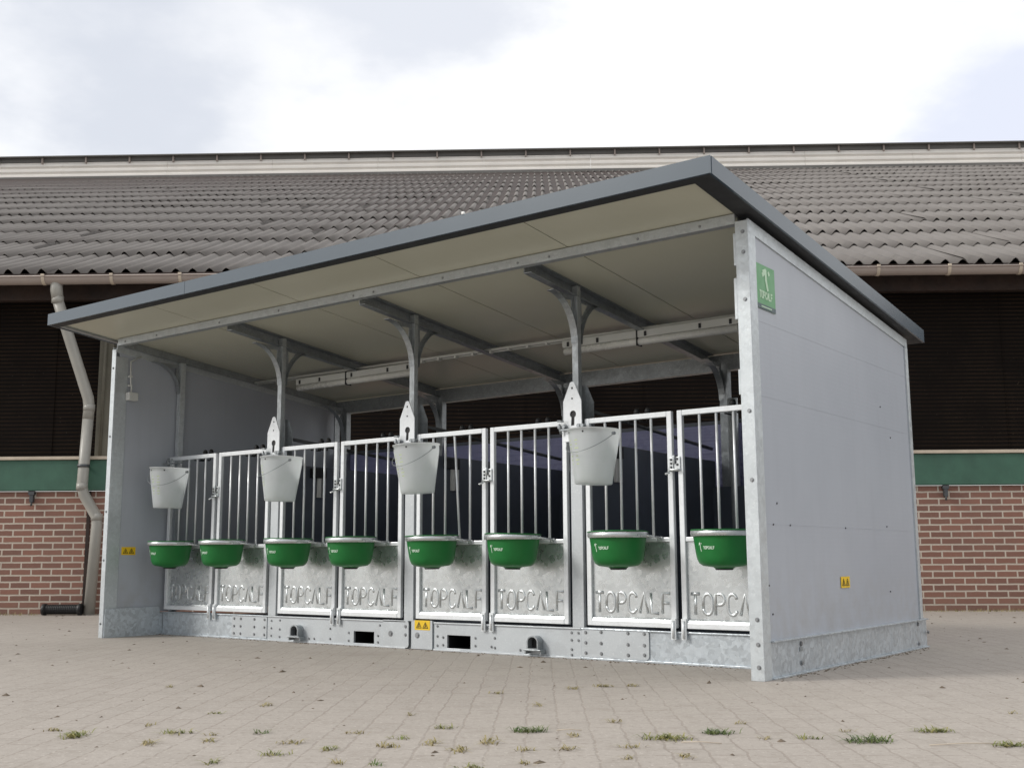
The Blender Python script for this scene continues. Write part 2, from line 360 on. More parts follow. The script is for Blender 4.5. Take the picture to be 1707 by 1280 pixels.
# roof of corrugated sheets
TH = radians(22.5); RR = 1.46; PITCH = .177; NR = 14
def sag(u, t): return t*(-.055+.0019*u)          # the ridge is not quite level
def rp(u, s_, off): return (u, -.30+s_*cos(TH)-off*sin(TH), 3.512+s_*sin(TH)+off*cos(TH)+sag(u, s_/19.7))
rm = MB(); U0, U1 = -20.0, 18.0; nsh = int((U1-U0)/(PITCH*6)); SEG = 8
for k in range(NR):
    smax = (k+1)*RR+.10 if k < NR-1 else 13.55*RR
    for j in range(nsh):
        off = random.choice((0, 0, .002, .004, .009))+.002*(j % 2); ua = U0+j*PITCH*6; ds = random.uniform(-.018, .018)
        s0 = k*RR+ds; n = 6*SEG+2; vs = []; lift = .024+off*1.6
        rows = [(s0, lift, 0), (s0+.001, lift-.007, 1), (k*RR+RR*.5, lift*.5, 0), (smax, .003, 0)]
        for i in range(n+1):
            u = ua+i*PITCH/SEG
            cw = cos(2*pi*(u-U0)/PITCH); wv = .020*cw+.003*cos(4*pi*(u-U0)/PITCH)
            open_ = .12+.88*((1+cw)/2)**1.3          # sheets nest in the troughs and gape at the crests
            for (ss, o_, _) in rows: vs.append(rp(u, ss, (o_*open_ if _ == 0 else lift*open_-.0035-.0045*open_)+wv+.004))
        fs = []
        for i in range(n):
            a = i*4
            fs += [(a, a+4, a+5, a+1), (a, a+2, a+6, a+4), (a+2, a+3, a+7, a+6)]
        rm.add(vs, fs, True)
rf = rm.build('roof', 'roof_sheet', barn)
# closing boards under the sheets so the gaps look into darkness
MB().prism([(-.28, 3.50), (-.28+13.3*RR*cos(TH), 3.50+13.3*RR*sin(TH)), (-.28+13.3*RR*cos(TH), 3.44+13.3*RR*sin(TH)), (-.28, 3.44)], X0-5, X1+3, 'X').build('roof_boarding', 'dark_wood', barn)
# ridge ventilation
ys, zs = -.30+13.5*RR*cos(TH), 3.512+13.5*RR*sin(TH)
MB().box(U0, U1, ys-.35, ys+.05, zs-.18, zs-.03).build('ridge_flashing', 'ridge_cap', barn)
prof = []; h0 = zs-.13; hh = .62
nrib = 4
for i in range(nrib):
    a = h0+i*hh/nrib; d = hh/nrib
    prof += [(ys-.02, a), (ys-.06, a+d*.25), (ys-.06, a+d*.62), (ys-.02, a+d*.85)]
prof += [(ys-.02, h0+hh), (ys+.02, h0+hh), (ys+.02, h0)]
x = U0
for i in range(13):
    MB().prism(prof, x+.003*(i % 2), x+2.92, 'X').build('ridge_sheet', 'ridge_sheet', barn); x += 2.925
MB().box(U0, U1, ys-.04, ys+.3, h0+hh+.012, h0+hh+.125).box(U0, U1, ys-.16, ys+.45, h0+hh+.126, h0+hh+.155).build('ridge_cap', 'ridge_cap', barn)
for i in range(31):
    u = U0+.4+i*1.22
    MB().box(u-.02, u+.02, ys-.10, ys-.045, h0+hh-.05, h0+hh+.12).build('cap_bracket', 'gutter', barn)
for o_ in barn.children:
    if o_.name.split('.')[0] in ('ridge_flashing', 'ridge_sheet', 'ridge_cap', 'cap_bracket'):
        for v_ in o_.data.vertices: v_.co.z += sag(v_.co.x, 1)
# gutter: half round with rings
gp = arc(-.38, 3.452, .065, .075, pi, 2*pi, 10); gi = arc(-.38, 3.452, .058, .068, 2*pi, pi, 10)
gb = MB().prism([(p[0], p[1]) for p in gp]+[(p[0], p[1]) for p in gi], X0-3, X1+3, 'X')
gb.tube([(X0-3, -.447, 3.452), (X1+3, -.447, 3.452)], .009, 6)
gut = gb.build('gutter', 'gutter', barn)
for i in range(-24, 22):
    u = -6.117+.715*(i+0)+0
    if not (X0-2 < u < X1+2): continue
    pr = arc(-.38, 3.452, .071, .081, pi, 2*pi, 10); pi_ = arc(-.38, 3.452, .0655, .0755, 2*pi, pi, 10)
    MB().prism(pr+pi_, u-.016, u+.016, 'X').box(u-.016, u+.016, -.46, -.44, 3.452, 3.475).build('gutter_bracket', 'cream_ledge', gut)
# downpipe
P = [(-6.0, -.36, 3.42), (-6.0, -.36, 3.33), (-5.985, -.35, 3.22), (-5.93, -.31, 3.02), (-5.70, -.13, 2.22), (-5.69, -.12, 2.12), (-5.695, -.12, 2.0), (-5.72, -.12, 1.30), (-5.70, -.11, 1.22), (-5.57, -.07, .99), (-5.565, -.07, .90), (-5.60, -.07, -.01)]
dp = MB().tube(P[:3], [.062, .062, .058], 16).tube(P[2:7], .056, 16).tube(P[6:], .055, 16).build('downpipe', 'pipe', barn)
for q, r_ in ((P[5], .0585), (P[7], .0575), (P[9], .0575), (P[2], .0605)):
    MB().tube([(q[0], q[1], q[2]-.035), (q[0], q[1], q[2]+.035)], r_, 16).build('pipe_socket', 'pipe', dp)
MB().tube([(-5.715, -.12, 1.50), (-5.715, -.12, 1.53)], .063, 16).box(-5.73, -5.70, -.12, -.03, 1.505, 1.525).build('pipe_clamp', 'dark_steel', dp)
MB().tube([(-5.60, -.0, 1.62), (-5.60, .02, 3.36)], .018, 8).build('conduit', 'olive_post', barn)
MB().box(-5.70, -5.665, -.012, .0, .02, 1.262).build('corner_strip', 'dark_wood', barn)
# rubber tube by the foot of the downpipe
o = empty('rubber_tube', BORG+ub*(-5.85)+nb*(-.13), BY); tag(o, 'short black ribbed tube lying on the ground against the brick wall beside the downpipe', 'tube')
t = MB(); n = 18
t.tube([(-.17+i*.34/(n*2), 0, .06) for i in range(n*2+1)], [.052 if i % 2 else .046 for i in range(n*2+1)], 16, False)
t.build('ribbed_body', 'black_plastic', o); 
for sx in (-1, 1): MB().tube([(sx*.165, 0, .06), (sx*.20, 0, .06)], .058, 16).build('end_collar', 'black_plastic', o)

# ================================================================ calf shelter
W, D, G = 5.1226, 2.3004, .4934
HF, HB = 2.1382, 1.9056
SL = .10344; ZU = 2.2417-.06              # roof underside: z = ZU - SL*y
def zu(y): return ZU-SL*y
hut = empty('calf_shelter', (0, 0, 0))
tag(hut, 'grey galvanised calf shelter with sloping roof and eight barred gates on the paved yard', 'calf shelter')
# --- side walls (sandwich sheets)
def side_wall(xa, xb, lab):
    wl = MB().prism([(.03, .17), (D-.02, .17), (D-.02, HB-.01), (.03, HF-.013)], xa, xb, 'X').build('side_wall', 'wall_sheet', hut, label=lab)
    return wl
rw = side_wall(-.042, -.003, 'light grey sandwich wall facing right'); lw = side_wall(-W, -W+.042, 'light grey sandwich wall at the far left end')
def top_trim(xa, xb, par, outer=1):
    MB().prism([(0, HF-.06), (D+.0, HB-.055), (D+.0, HB+.0), (0, HF+.003)], xa, xb, 'X').build('top_trim', 'galv_trim', par)
top_trim(-.003+.0, .005, rw); top_trim(-W+.042, -W+.048, lw)
MB().box(.0005, .0045, .45, .452, .19, 2.04).build('sheet_joint', 'galv_frame', rw) if False else None
# front corner posts: angle with flange on front and side
def corner_post(sx, x, par):
    q = MB()
    if sx > 0:
        q.box(-.062, .004, -.006, 0, 0, 2.135); q.box(-.001, .0045, 0, .075, 0, HF-.061); q.box(-.062, -.056, 0, .05, 0, 2.13)
    else:
        q.box(-W-.004, -W+.045, -.006, 0, 0, 2.10); q.box(-W+.042, -W+.046, 0, .10, .0, HF-.09); q.box(-W-.004, -W+.0, 0, .08, 0, 2.12)
    return q.build('corner_post', 'galv_trim', hut, bevel=.0015)
cpr = corner_post(1, 0, None); cpl = corner_post(-1, 0, None)
for z in (.06, .16, .27, .9, 1.22, 1.75, 1.98, 2.08): MB().hexbolt((-.022, -.006, z), '-Y', .007).build('bolt', 'bolt', cpr)
for z in (.10, .55, .9, 1.45, 1.96): MB().hexbolt((-W+.018, -.006, z), '-Y', .006).build('bolt', 'bolt', cpl)
# jagged hinge plates on the inner side of the right corner post
for z0, z1, dx in ((1.92, 2.08, .012), (1.66, 1.86, .016), (1.30, 1.42, .010)):
    MB().box(-.062-dx, -.062, -.004, .03, z0, z1).build('hinge_plate', 'galv_trim', cpr, bevel=.002)
# back corner trims
MB().box(-.004, .006, D-.05, D, .175, HB-.056).build('back_trim', 'galv_trim', rw)
MB().box(-W+.04, -W+.05, D-.06, D, .0, HB-.06).build('back_trim', 'galv_frame', lw)
# little rivets on the right wall
for (y, z) in ((.215, .80), (.165, .70), (.36, .70), (1.09, .70), (1.75, .72), (1.75, 1.42), (.12, .29), (.09, .42), (1.75, .35), (1.9, 1.25)):
    MB().tube([(-.004, y, z), (.001, y, z)], .0045, 8).build('rivet', 'dark_steel', rw)
# wall sheet joints (horizontal tongue and groove line) proud 1 mm
for z in (.70, 1.30, 1.66):
    yb = D-.05 if z < HB-.1 else D-.05
    MB().prism([(.075, z), (yb, z), (yb, z+.003), (.075, z+.003)], -.003, -.0022, 'X').build('sheet_joint', 'wall_sheet', rw)
# side base beams
def cbeam(xa, xb, par_name, out):
    q = MB()
    if out > 0:
        q.box(-.03, -.0, .075, D+.03, .008, .165); q.box(-.05, .014, .078, D+.07, 0, .008); q.box(-.05, .022, .078, D+.05, .165, .173)
        q.box(-.03, .0, D+.03, D+.07, .008, .173)
    else:
        q.box(-W+.0, -W+.052, .0, G+.02, .0, .165)
    return q.build('base_beam', 'galv_beam', hut, bevel=.002)
bs = cbeam(0, 0, '', 1); cbeam(0, 0, '', -1)
MB().box(-W+.052, -W+.056, .003, G-.03, .0, .205).build('kick_plate', 'galv_beam', hut)
for y, z in ((.42, .14), (.42, .05), (2.2, .145), (2.2, .03), (D+.05, .09)):
    MB().hexbolt((.0 if y < D else .012, y, z), 'X', .009, .008).build('bolt', 'bolt', bs)
MB().box(-.0, .005, .40, .43, .105, .125).box(.0005, .0055, .41, .425, .045, .062).build('lug', 'galv_frame', bs)
MB().box(-W, -.052, D-.03, D+.03, 0, .165).build('base_beam', 'galv_beam', hut)
# --- front base: outer beams, splice plates, two middle beams with fork pockets, joint plate
FY = G+.012          # back of front sheets
def rect(x0, x1, z0, z1): return [(x0, z0), (x1, z0), (x1, z1), (x0, z1)]
def rrect(x0, x1, z0, z1, r, left=False, right=True):
    p = []
    p += arc(x0+r, z0+r, r, r, pi, 1.5*pi, 4) if left else [(x0, z0)]
    p += arc(x1-r, z0+r, r, r, 1.5*pi, 2*pi, 4) if right else [(x1, z0)]
    p += arc(x1-r, z1-r, r, r, 0, .5*pi, 4) if right else [(x1, z1)]
    p += arc(x0+r, z1-r, r, r, .5*pi, pi, 4) if left else [(x0, z1)]
    return p
q = MB().box(-W+.057, -3.885, G, FY, .012, .16); q.box(-W+.057, -3.885, G-.012, FY, 0, .012); q.box(-W+.057, -3.885, G-.01, FY+.06, .16, .168)
fbL = q.build('base_beam', 'galv_beam', hut, bevel=.002)
q = MB().box(-1.30, -.063, G, FY, .012, .16); q.box(-1.30, -.063, G-.012, FY, 0, .012); q.box(-1.30, -.063, G-.01, FY+.06, .16, .168)
fbR = q.build('base_beam', 'galv_beam', hut, bevel=.002)
q = MB().prism(rect(-3.885, -2.60, .010, .16), G-.004, FY, 'Y', [rect(-3.055, -2.875, .018, .092)]); q.box(-3.885, -2.60, G-.014, FY, 0, .010); q.box(-3.885, -2.60, G-.012, FY+.06, .16, .168)
mL = q.build('base_beam', 'galv_splice', hut, bevel=.0015)
q = MB().prism(rect(-2.372, -1.30, .010, .16), G-.004, FY, 'Y', [rect(-2.268, -2.088, .018, .095)]); q.box(-2.372, -1.30, G-.014, FY, 0, .010); q.box(-2.372, -1.30, G-.012, FY+.06, .16, .168)
mR = q.build('base_beam', 'galv_splice', hut, bevel=.0015)
for par, x0, x1, z1 in ((mL, -3.055, -2.875, .092), (mR, -2.268, -2.088, .095)):
    t = .004
    MB().box(x0-t, x0, G+.0125, G+.9, .014, z1+t).box(x1, x1+t, G+.0125, G+.9, .014, z1+t).box(x0, x1, G+.0125, G+.9, z1, z1+t).box(x0, x1, G+.0125, G+.9, .010, .014).box(x0-t, x1+t, G+.9, G+.91, .01, z1+t).build('fork_pocket', 'black_plastic', par)
spL = MB().prism(rrect(-4.262, -3.892, .016, .158, .012, True, False), G-.006, G-.0005, 'Y').build('splice_plate', 'galv_splice', fbL)
spR = MB().prism(rrect(-1.298, -.872, .014, .172, .022), G-.007, G-.0005, 'Y').build('splice_plate', 'galv_splice', fbR)
jpL = MB().prism(rrect(-2.79, -2.575, .006, .172, .02), G-.012, G-.0045, 'Y').build('joint_plate', 'galv_splice', mL)
jpR = MB().box(-2.555, -2.40, G-.008, G+.004, .004, .176).box(-2.40, -2.385, G-.008, G+.03, .004, .176).build('joint_plate', 'galv_splice', mR)
MB().box(-2.595, -2.372, G+.006, FY, .0, .17).build('joint_backing', 'galv_frame', hut)
def bolts(par, yy, pts, r=.0075):
    for (x, z) in pts: MB().hexbolt((x, yy, z), '-Y', r*.88, .006).build('bolt', 'bolt', par)
bolts(spL, G-.006, [(x, z) for x in (-4.235, -4.165, -4.02, -3.915) for z in (.038, .088, .140)])
bolts(mL, G-.004, [(-3.845, .135), (-3.845, .085), (-3.845, .035), (-3.76, .14), (-3.76, .08), (-3.76, .03), (-3.27, .10), (-3.27, .035), (-3.10, .08), (-3.10, .03), (-2.84, .07), (-2.84, .03), (-2.825, .135), (-3.47, .03), (-3.42, .03)], .006)
bolts(jpL, G-.012, [(-2.725, .088)], .014); bolts(jpL, G-.012, [(-2.60, .085), (-2.60, .135)], .008)
bolts(jpR, G-.008, [(-2.505, .085)], .014)
bolts(mR, G-.004, [(-2.345, .145), (-2.345, .085), (-2.345, .03), (-2.30, .08), (-2.30, .035), (-2.05, .085), (-2.05, .04), (-1.905, .09), (-1.905, .035), (-1.96, .145), (-1.93, .04), (-1.66, .03), (-1.72, .03), (-1.365, .14), (-1.365, .10), (-1.365, .05), (-1.365, .02), (-1.32, .14), (-1.32, .10)], .006)
bolts(spR, G-.007, [(-1.27, .145), (-1.17, .15), (-1.0, .15), (-.90, .15), (-1.27, .09), (-1.17, .09), (-1.0, .09), (-.90, .09), (-1.27, .035), (-1.17, .035), (-1.0, .035), (-.90, .04)], .0075)
# lifting eyes
for par, x in ((mL, -3.565), (mR, -1.60)):
    e = MB(); e.box(x-.058, x+.058, G-.062, G-.0045, .034, .042)
    e.prism([(x-.040, .042), (x+.040, .042)]+arc(x, .082, .040, .036, 0, pi, 12), G-.055, G-.0045, 'Y', [[(x-.031, .047), (x+.031, .047)]+arc(x, .082, .031, .027, 0, pi, 12)])
    e.box(x-.058, x-.048, G-.05, G-.0045, .016, .034).box(x+.048, x+.058, G-.05, G-.0045, .016, .034)
    le = e.build('lifting_eye', 'galv_frame', hut, bevel=.0015)
    MB().prism([(x-.030, .048), (x+.030, .048)]+arc(x, .082, .030, .026, 0, pi, 12), G-.012, G-.006, 'Y').build('eye_shade_disc', 'black_plastic', le)  # black disc standing in for the shade inside the eye

# --- roof
YF, YB = -.4967, D+.1695; XL, XR = -W-.064, .064; TF, TB = 2.2931, 1.9862; FH = .079
def zt(y): return TF+(y-YF)*(TB-TF)/(YB-YF)
roof = empty('roof'); roof.parent = hut
edges = [XL+.012, -4.11, -3.10, -2.073, -1.032, XR-.012]
for a, b_ in zip(edges[:-1], edges[1:]):
    MB().prism([(YF+.012, zu(YF+.012)), (YB-.012, zu(YB-.012)), (YB-.012, zt(YB-.012)-.004), (YF+.012, zt(YF+.012)-.004)], a+.004, b_-.004, 'X').build('roof_sheet', 'ceiling_sheet', roof)
MB().prism([(YF+.02, zu(YF+.02)+.006), (YB-.02, zu(YB-.02)+.006), (YB-.02, zt(YB-.02)-.010), (YF+.02, zt(YF+.02)-.010)], XL+.02, XR-.02, 'X').build('roof_core', 'fascia_inner', roof)
# fascia front (two lengths with a joint), back, sides, top skin and dark inner lips
fj = -3.62
for a, b_ in ((XL, fj-.0015), (fj+.0015, XR)):
    MB().box(a, b_, YF-.004, YF+.010, TF-FH, TF+.002).build('front_fascia', 'fascia', roof)
MB().box(XL, XR, YB-.006, YB+.004, TB-FH, TB+.002).build('back_fascia', 'fascia', roof)
for x0, x1 in ((XL-.002, XL+.010), (XR-.010, XR+.002)):
    MB().prism([(YF+.0105, zt(YF)-FH), (YB-.0065, zt(YB)-FH), (YB-.0065, zt(YB)+.002), (YF+.0105, zt(YF)+.002)], x0, x1, 'X').build('side_fascia', 'fascia', roof)
MB().prism([(YF+.011, zt(YF)+.001), (YB-.007, zt(YB)+.001), (YB-.007, zt(YB)+.006), (YF+.011, zt(YF)+.006)], XL+.011, XR-.011, 'X').build('roof_skin', 'fascia', roof)
MB().prism([(YF+.0105, zu(YF)-.016), (YF+.075, zu(YF+.075)-.016), (YF+.075, zu(YF+.075)-.0015), (YF+.0105, zu(YF)-.0015)], XL+.011, XR-.011, 'X').build('front_lip', 'fascia_inner', roof)
MB().prism([(YF+.0755, zu(YF)-.021), (YB-.01, zu(YB)-.021), (YB-.01, zu(YB)-.002), (YF+.0755, zu(YF)-.002)], -.055, XR-.011, 'X').build('side_lip', 'fascia_inner', roof)
MB().prism([(YF+.0755, zu(YF)-.021), (YB-.01, zu(YB)-.021), (YB-.01, zu(YB)-.002), (YF+.0755, zu(YF)-.002)], XL+.011, -W-.002, 'X').build('side_lip', 'galv_frame', roof)
MB().box(-1.345, -1.330, YF-.008, YF+.005, TF+.003, TF+.016).build('screw_head', 'white_plastic', roof)
# --- headers and rafters
hz = zu(.02)-.002
MB().box(-W+.05, -.064, .0, .006, hz-.050, hz).box(-W+.05, -.064, .006, .05, hz-.050, hz-.045).box(-W+.05, -.064, .006, .05, hz-.006, hz-.001).build('header_beam', 'galv_post', hut, bevel=.0015)
hbz = zu(D)-.002
MB().box(-W+.06, -.05, D-.06, D-.052, hbz-.11, hbz).box(-W+.06, -.05, D-.052, D-.0, hbz-.11, hbz-.104).build('header_beam', 'galv_frame', hut)
PX = [-3.857, -2.595, -1.333]
for x in PX:
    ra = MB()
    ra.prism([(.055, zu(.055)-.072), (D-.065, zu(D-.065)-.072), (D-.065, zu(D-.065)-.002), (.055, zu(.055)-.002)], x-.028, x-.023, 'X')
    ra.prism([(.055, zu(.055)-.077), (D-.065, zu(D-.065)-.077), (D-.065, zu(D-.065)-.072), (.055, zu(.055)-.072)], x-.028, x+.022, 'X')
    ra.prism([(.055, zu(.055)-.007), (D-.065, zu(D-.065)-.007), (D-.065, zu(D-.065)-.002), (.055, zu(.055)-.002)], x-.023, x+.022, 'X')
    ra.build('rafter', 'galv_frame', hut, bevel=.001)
# wall rafters
for x in (-W+.056, -.075): MB().prism([(.055, zu(.055)-.055), (D-.065, zu(D-.065)-.055), (D-.065, zu(D-.065)-.002), (.055, zu(.055)-.002)], x, x+.012, 'X').build('wall_rafter', 'galv_frame', hut)
# --- posts with curved gussets
def gusset(x, yc, reach_f, reach_b, par, zrun):
    # front and back curved arms meeting the rafter
    def arm(s_, L, H):
        y0 = yc+s_*.026; pts = []
        for i in range(11):
            a = i/10*pi/2
            pts.append((y0+s_*(L-L*cos(a))*1.0, zu(yc)-.078-H+H*sin(a)*1.0))
        # concave quarter: starts vertical on the post, ends along the rafter
        pts = [(y0+s_*L*(1-cos(i/10*pi/2)), zu(yc)-.078-H+(H)*sin(i/10*pi/2)) for i in range(11)]
        out = [(p[0], min(p[1], zu(p[0])-.0775)) for p in pts]
        poly = out+[(y0, zu(y0)-.0775)]
        hole = [(y0+s_*.025, zu(yc)-.10), (y0+s_*.095, zu(yc)-.105), (y0+s_*.03, zu(yc)-.185)]
        q = MB()
        if L > .2: q.prism(poly, x-.006, x-.002, 'X', [hole])
        else: q.prism(poly, x-.006, x-.002, 'X')
        # flange following the curve
        for (a, b_) in zip(out[:-1], out[1:]):
            q.add([(x-.024, a[0], a[1]), (x+.022, a[0], a[1]), (x+.022, b_[0], b_[1]), (x-.024, b_[0], b_[1]),
                   (x-.024, a[0]-s_*.0, a[1]-.004), (x+.022, a[0], a[1]-.004), (x+.022, b_[0], b_[1]-.004), (x-.024, b_[0], b_[1]-.004)], [(0, 1, 2, 3), (7, 6, 5, 4), (0, 4, 5, 1), (3, 2, 6, 7), (0, 3, 7, 4), (1, 5, 6, 2)])
        return q
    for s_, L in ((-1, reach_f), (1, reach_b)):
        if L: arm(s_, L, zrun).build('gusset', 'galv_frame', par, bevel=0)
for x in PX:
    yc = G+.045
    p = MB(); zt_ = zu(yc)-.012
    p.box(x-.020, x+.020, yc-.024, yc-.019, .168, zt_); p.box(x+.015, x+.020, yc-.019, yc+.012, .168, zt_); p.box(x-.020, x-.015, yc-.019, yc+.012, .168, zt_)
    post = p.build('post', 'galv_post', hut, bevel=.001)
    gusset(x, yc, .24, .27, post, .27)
    # wide front channel beside the gates, and the pointed plate with keyhole
    MB().box(x-.02, x+.055, G-.010, G-.004, .169, 1.30).box(x+.05, x+.055, G-.004, G+.018, .169, 1.30).box(x-.02, x-.015, G-.004, G+.018, .169, 1.30).build('post_cover', 'galv_splice', post, bevel=.001)
    xc = x+.012
    outer = [(xc-.062, 1.20), (xc+.062, 1.20), (xc+.062, 1.43), (xc+.018, 1.53)]+arc(xc, 1.528, .018, .014, 0, pi, 6)+[(xc-.062, 1.43)]
    key = arc(xc+.004, 1.355, .021, .021, radians(-60), radians(240), 12)+[(xc-.010, 1.29), (xc+.012, 1.29)]
    kp = MB().prism(outer, G-.034, G-.028, 'Y', [key, circ(xc, 1.505, .007, 8), circ(xc, 1.445, .006, 8)]).build('key_plate', 'galv_gate', post, bevel=.001)
    kb = MB().prism([(xc-.05, 1.20), (xc+.075, 1.20), (xc+.075, 1.43), (xc+.035, 1.52), (xc+.02, 1.53), (xc-.02, 1.53)], G+.075, G+.079, 'Y').build('key_plate', 'galv_frame', post)
    MB().box(xc-.03, xc+.03, G-.0275, G-.0265, 1.28, 1.39).build('shade_plate', 'black_plastic', kp)
    # bucket holder with clamps
    h = MB().box(xc-.075, xc+.085, G-.060, G-.035, 1.262, 1.272).tube([(xc-.070, G-.065, 1.30), (xc-.070, G-.045, 1.245)], .008, 8).tube([(xc-.045, G-.06, 1.315), (xc-.085, G-.06, 1.32)], .006, 8)
    for dx in (-.075, -.045, .055, .08): h.tube([(xc+dx, G-.062, 1.285), (xc+dx, G-.03, 1.285)], .011, 8)
    h.build('bucket_holder', 'galv_frame', post)
# left wall post and holder
x = -W+.066
lp = MB().box(x-.010, x+.030, G+.045, G+.05, .168, zu(G+.05)-.06).box(x+.025, x+.030, G+.05, G+.09, .168, zu(G+.05)-.06).box(x-.01, x-.006, G+.05, G+.09, .168, 2.07).build('post', 'galv_trim', hut, bevel=.001)
gusset(x+.012, G+.067, .24, 0, lp, .22)
MB().box(x-.01, x+.20, G-.06, G-.035, 1.268, 1.278).tube([(x+.05, G-.05, 1.26), (x+.05, G-.05, 1.31)], .012, 8).tube([(x+.03, G-.05, 1.29), (x+.12, G-.07, 1.30)], .007, 8).build('bucket_holder', 'galv_frame', lp)
# back posts
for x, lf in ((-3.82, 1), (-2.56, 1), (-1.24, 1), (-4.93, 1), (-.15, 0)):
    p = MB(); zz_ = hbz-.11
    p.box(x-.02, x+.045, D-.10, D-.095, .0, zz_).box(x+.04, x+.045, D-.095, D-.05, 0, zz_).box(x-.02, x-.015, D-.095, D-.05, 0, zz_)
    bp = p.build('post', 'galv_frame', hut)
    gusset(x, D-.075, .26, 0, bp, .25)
# --- back wall (ribbed bluish sheet) and its top rail
MB().box(-W+.05, -.05, D-.045, D-.02, .165, 1.46).build('back_wall', 'blue_sheet', hut)
MB().box(-W+.05, -.05, D-.052, D-.015, 1.46, 1.485).build('back_rail', 'partition', hut)
MB().tube([(-1.15, D-.13, .2), (-1.15, D-.13, 1.62)], .035, 12).build('drain_pipe', 'galv_trim', hut)
# --- dark partitions
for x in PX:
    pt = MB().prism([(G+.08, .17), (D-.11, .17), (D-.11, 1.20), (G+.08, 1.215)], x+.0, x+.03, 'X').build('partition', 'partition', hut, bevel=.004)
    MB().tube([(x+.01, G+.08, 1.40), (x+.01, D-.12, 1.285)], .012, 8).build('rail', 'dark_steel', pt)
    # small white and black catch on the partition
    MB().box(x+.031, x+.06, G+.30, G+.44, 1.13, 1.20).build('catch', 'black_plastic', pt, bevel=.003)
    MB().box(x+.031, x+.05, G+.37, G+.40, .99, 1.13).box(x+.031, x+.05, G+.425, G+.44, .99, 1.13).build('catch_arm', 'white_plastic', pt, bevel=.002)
for xm in (-4.49, -3.225, -1.965, -.70):
    MB().box(xm-.012, xm+.012, G+.08, D-.11, .17, 1.19).build('partition', 'partition', hut, bevel=.004) if False else None
# rear dark bedding wall low, seen through the bars
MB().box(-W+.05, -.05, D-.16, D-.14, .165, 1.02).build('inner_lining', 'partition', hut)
MB().box(-W+.057, -.06, FY+.07, D-.035, .104, .12).build('dark_gap_floor', 'partition', hut)  # dark floor added so the gap below the gates reads as shade
# --- conduit and tube lights under the roof
yl = 1.30; zl = 2.004
cdt = MB().tube([(-W+.05, yl, zl), (-.06, yl, zl-.02)], .011, 8).tube([(-W+.05, yl+.025, zl-.012), (-.06, yl+.025, zl-.032)], .006, 6).build('conduit', 'white_lamp', hut)
for i in range(8):
    xx = -3.2+i*.16
    MB().box(xx-.008, xx+.008, yl-.014, yl+.014, zl-.035, zl-.012).build('clip', 'white_lamp', cdt)
for xa, xb in ((-4.53, -3.27), (-1.94, -.66)):
    lb = MB().box(xa, xb, yl-.028, yl+.028, zl-.075, zl-.025).build('light_fitting', 'white_lamp', hut, bevel=.006)
    MB().tube([(xa+.01, yl-.005, zl-.098), (xb-.01, yl-.005, zl-.098)], .024, 14).build('light_tube', 'tube_cover', lb)
    for f_ in (.04, .22, .5, .8, .96):
        xx = xa+(xb-xa)*f_
        MB().box(xx-.010, xx+.006, yl-.033, yl-.0285, zl-.070, zl-.040).build('clip', 'black_plastic', lb)
    xx = xa+(xb-xa)*.45; MB().box(xx-.004, xx+.004, yl-.034, yl+.03, zl-.125, zl-.02).build('strap', 'black_plastic', lb)
# --- switch box with cable on the left wall
sb = MB().box(-W+.049, -W+.10, .085, .165, 1.725, 1.785).build('switch_box', 'white_lamp', hut, bevel=.005)
MB().tube([(-W+.075, .118, 1.785), (-W+.075, .118, 1.82), (-W+.07, .112, 1.86), (-W+.06, .112, 2.02), (-W+.06, .20, 2.07)], .006, 8).build('cable', 'white_lamp', sb)
for z in (1.83, 1.90): MB().box(-W+.05, -W+.075, .10, .125, z, z+.014).build('cable_clip', 'white_lamp', sb)
# bolts on the header
for x in (-4.98, -4.6, -3.9, -3.3, -2.62, -2.45, -1.9, -1.36, -1.15, -.6, -.25): MB().hexbolt((x, 0, hz-.03), '-Y', .005, .005).build('bolt', 'bolt', hut)

# --- stickers
def warning_sticker(mapf, par, lab=None):
    # landscape 12 x 6 cm sheet with two little triangles
    s_ = MB(); s_.add([mapf(0, 0, 0), mapf(.125, 0, 0), mapf(.125, .058, 0), mapf(0, .058, 0), mapf(0, 0, .001), mapf(.125, 0, .001), mapf(.125, .058, .001), mapf(0, .058, .001)],
                      [(4, 5, 6, 7), (0, 1, 5, 4), (1, 2, 6, 5), (2, 3, 7, 6), (3, 0, 4, 7)])
    st_ = s_.build('warning_sticker', 'sticker_yellow', par, label=lab)
    t_ = MB()
    for cx in (.036, .088):
        tri = [(cx-.020, .012), (cx+.020, .012), (cx, .046)]
        ribbon(t_, tri+[tri[0]], .004, lambda a, b_: mapf(a, b_, .0018))
        ribbon(t_, [(cx, .020), (cx, .034)], .006, lambda a, b_: mapf(a, b_, .0018)); ribbon(t_, [(cx-.008, .018), (cx+.006, .022)], .004, lambda a, b_: mapf(a, b_, .0022))
    t_.build('warning_print', 'print_black', st_) if par.parent is None else None
    return st_, t_
def place_sticker(mapf, par):
    st_, t_ = warning_sticker(mapf, par)
    if par.parent is not None:
        pass
    return st_
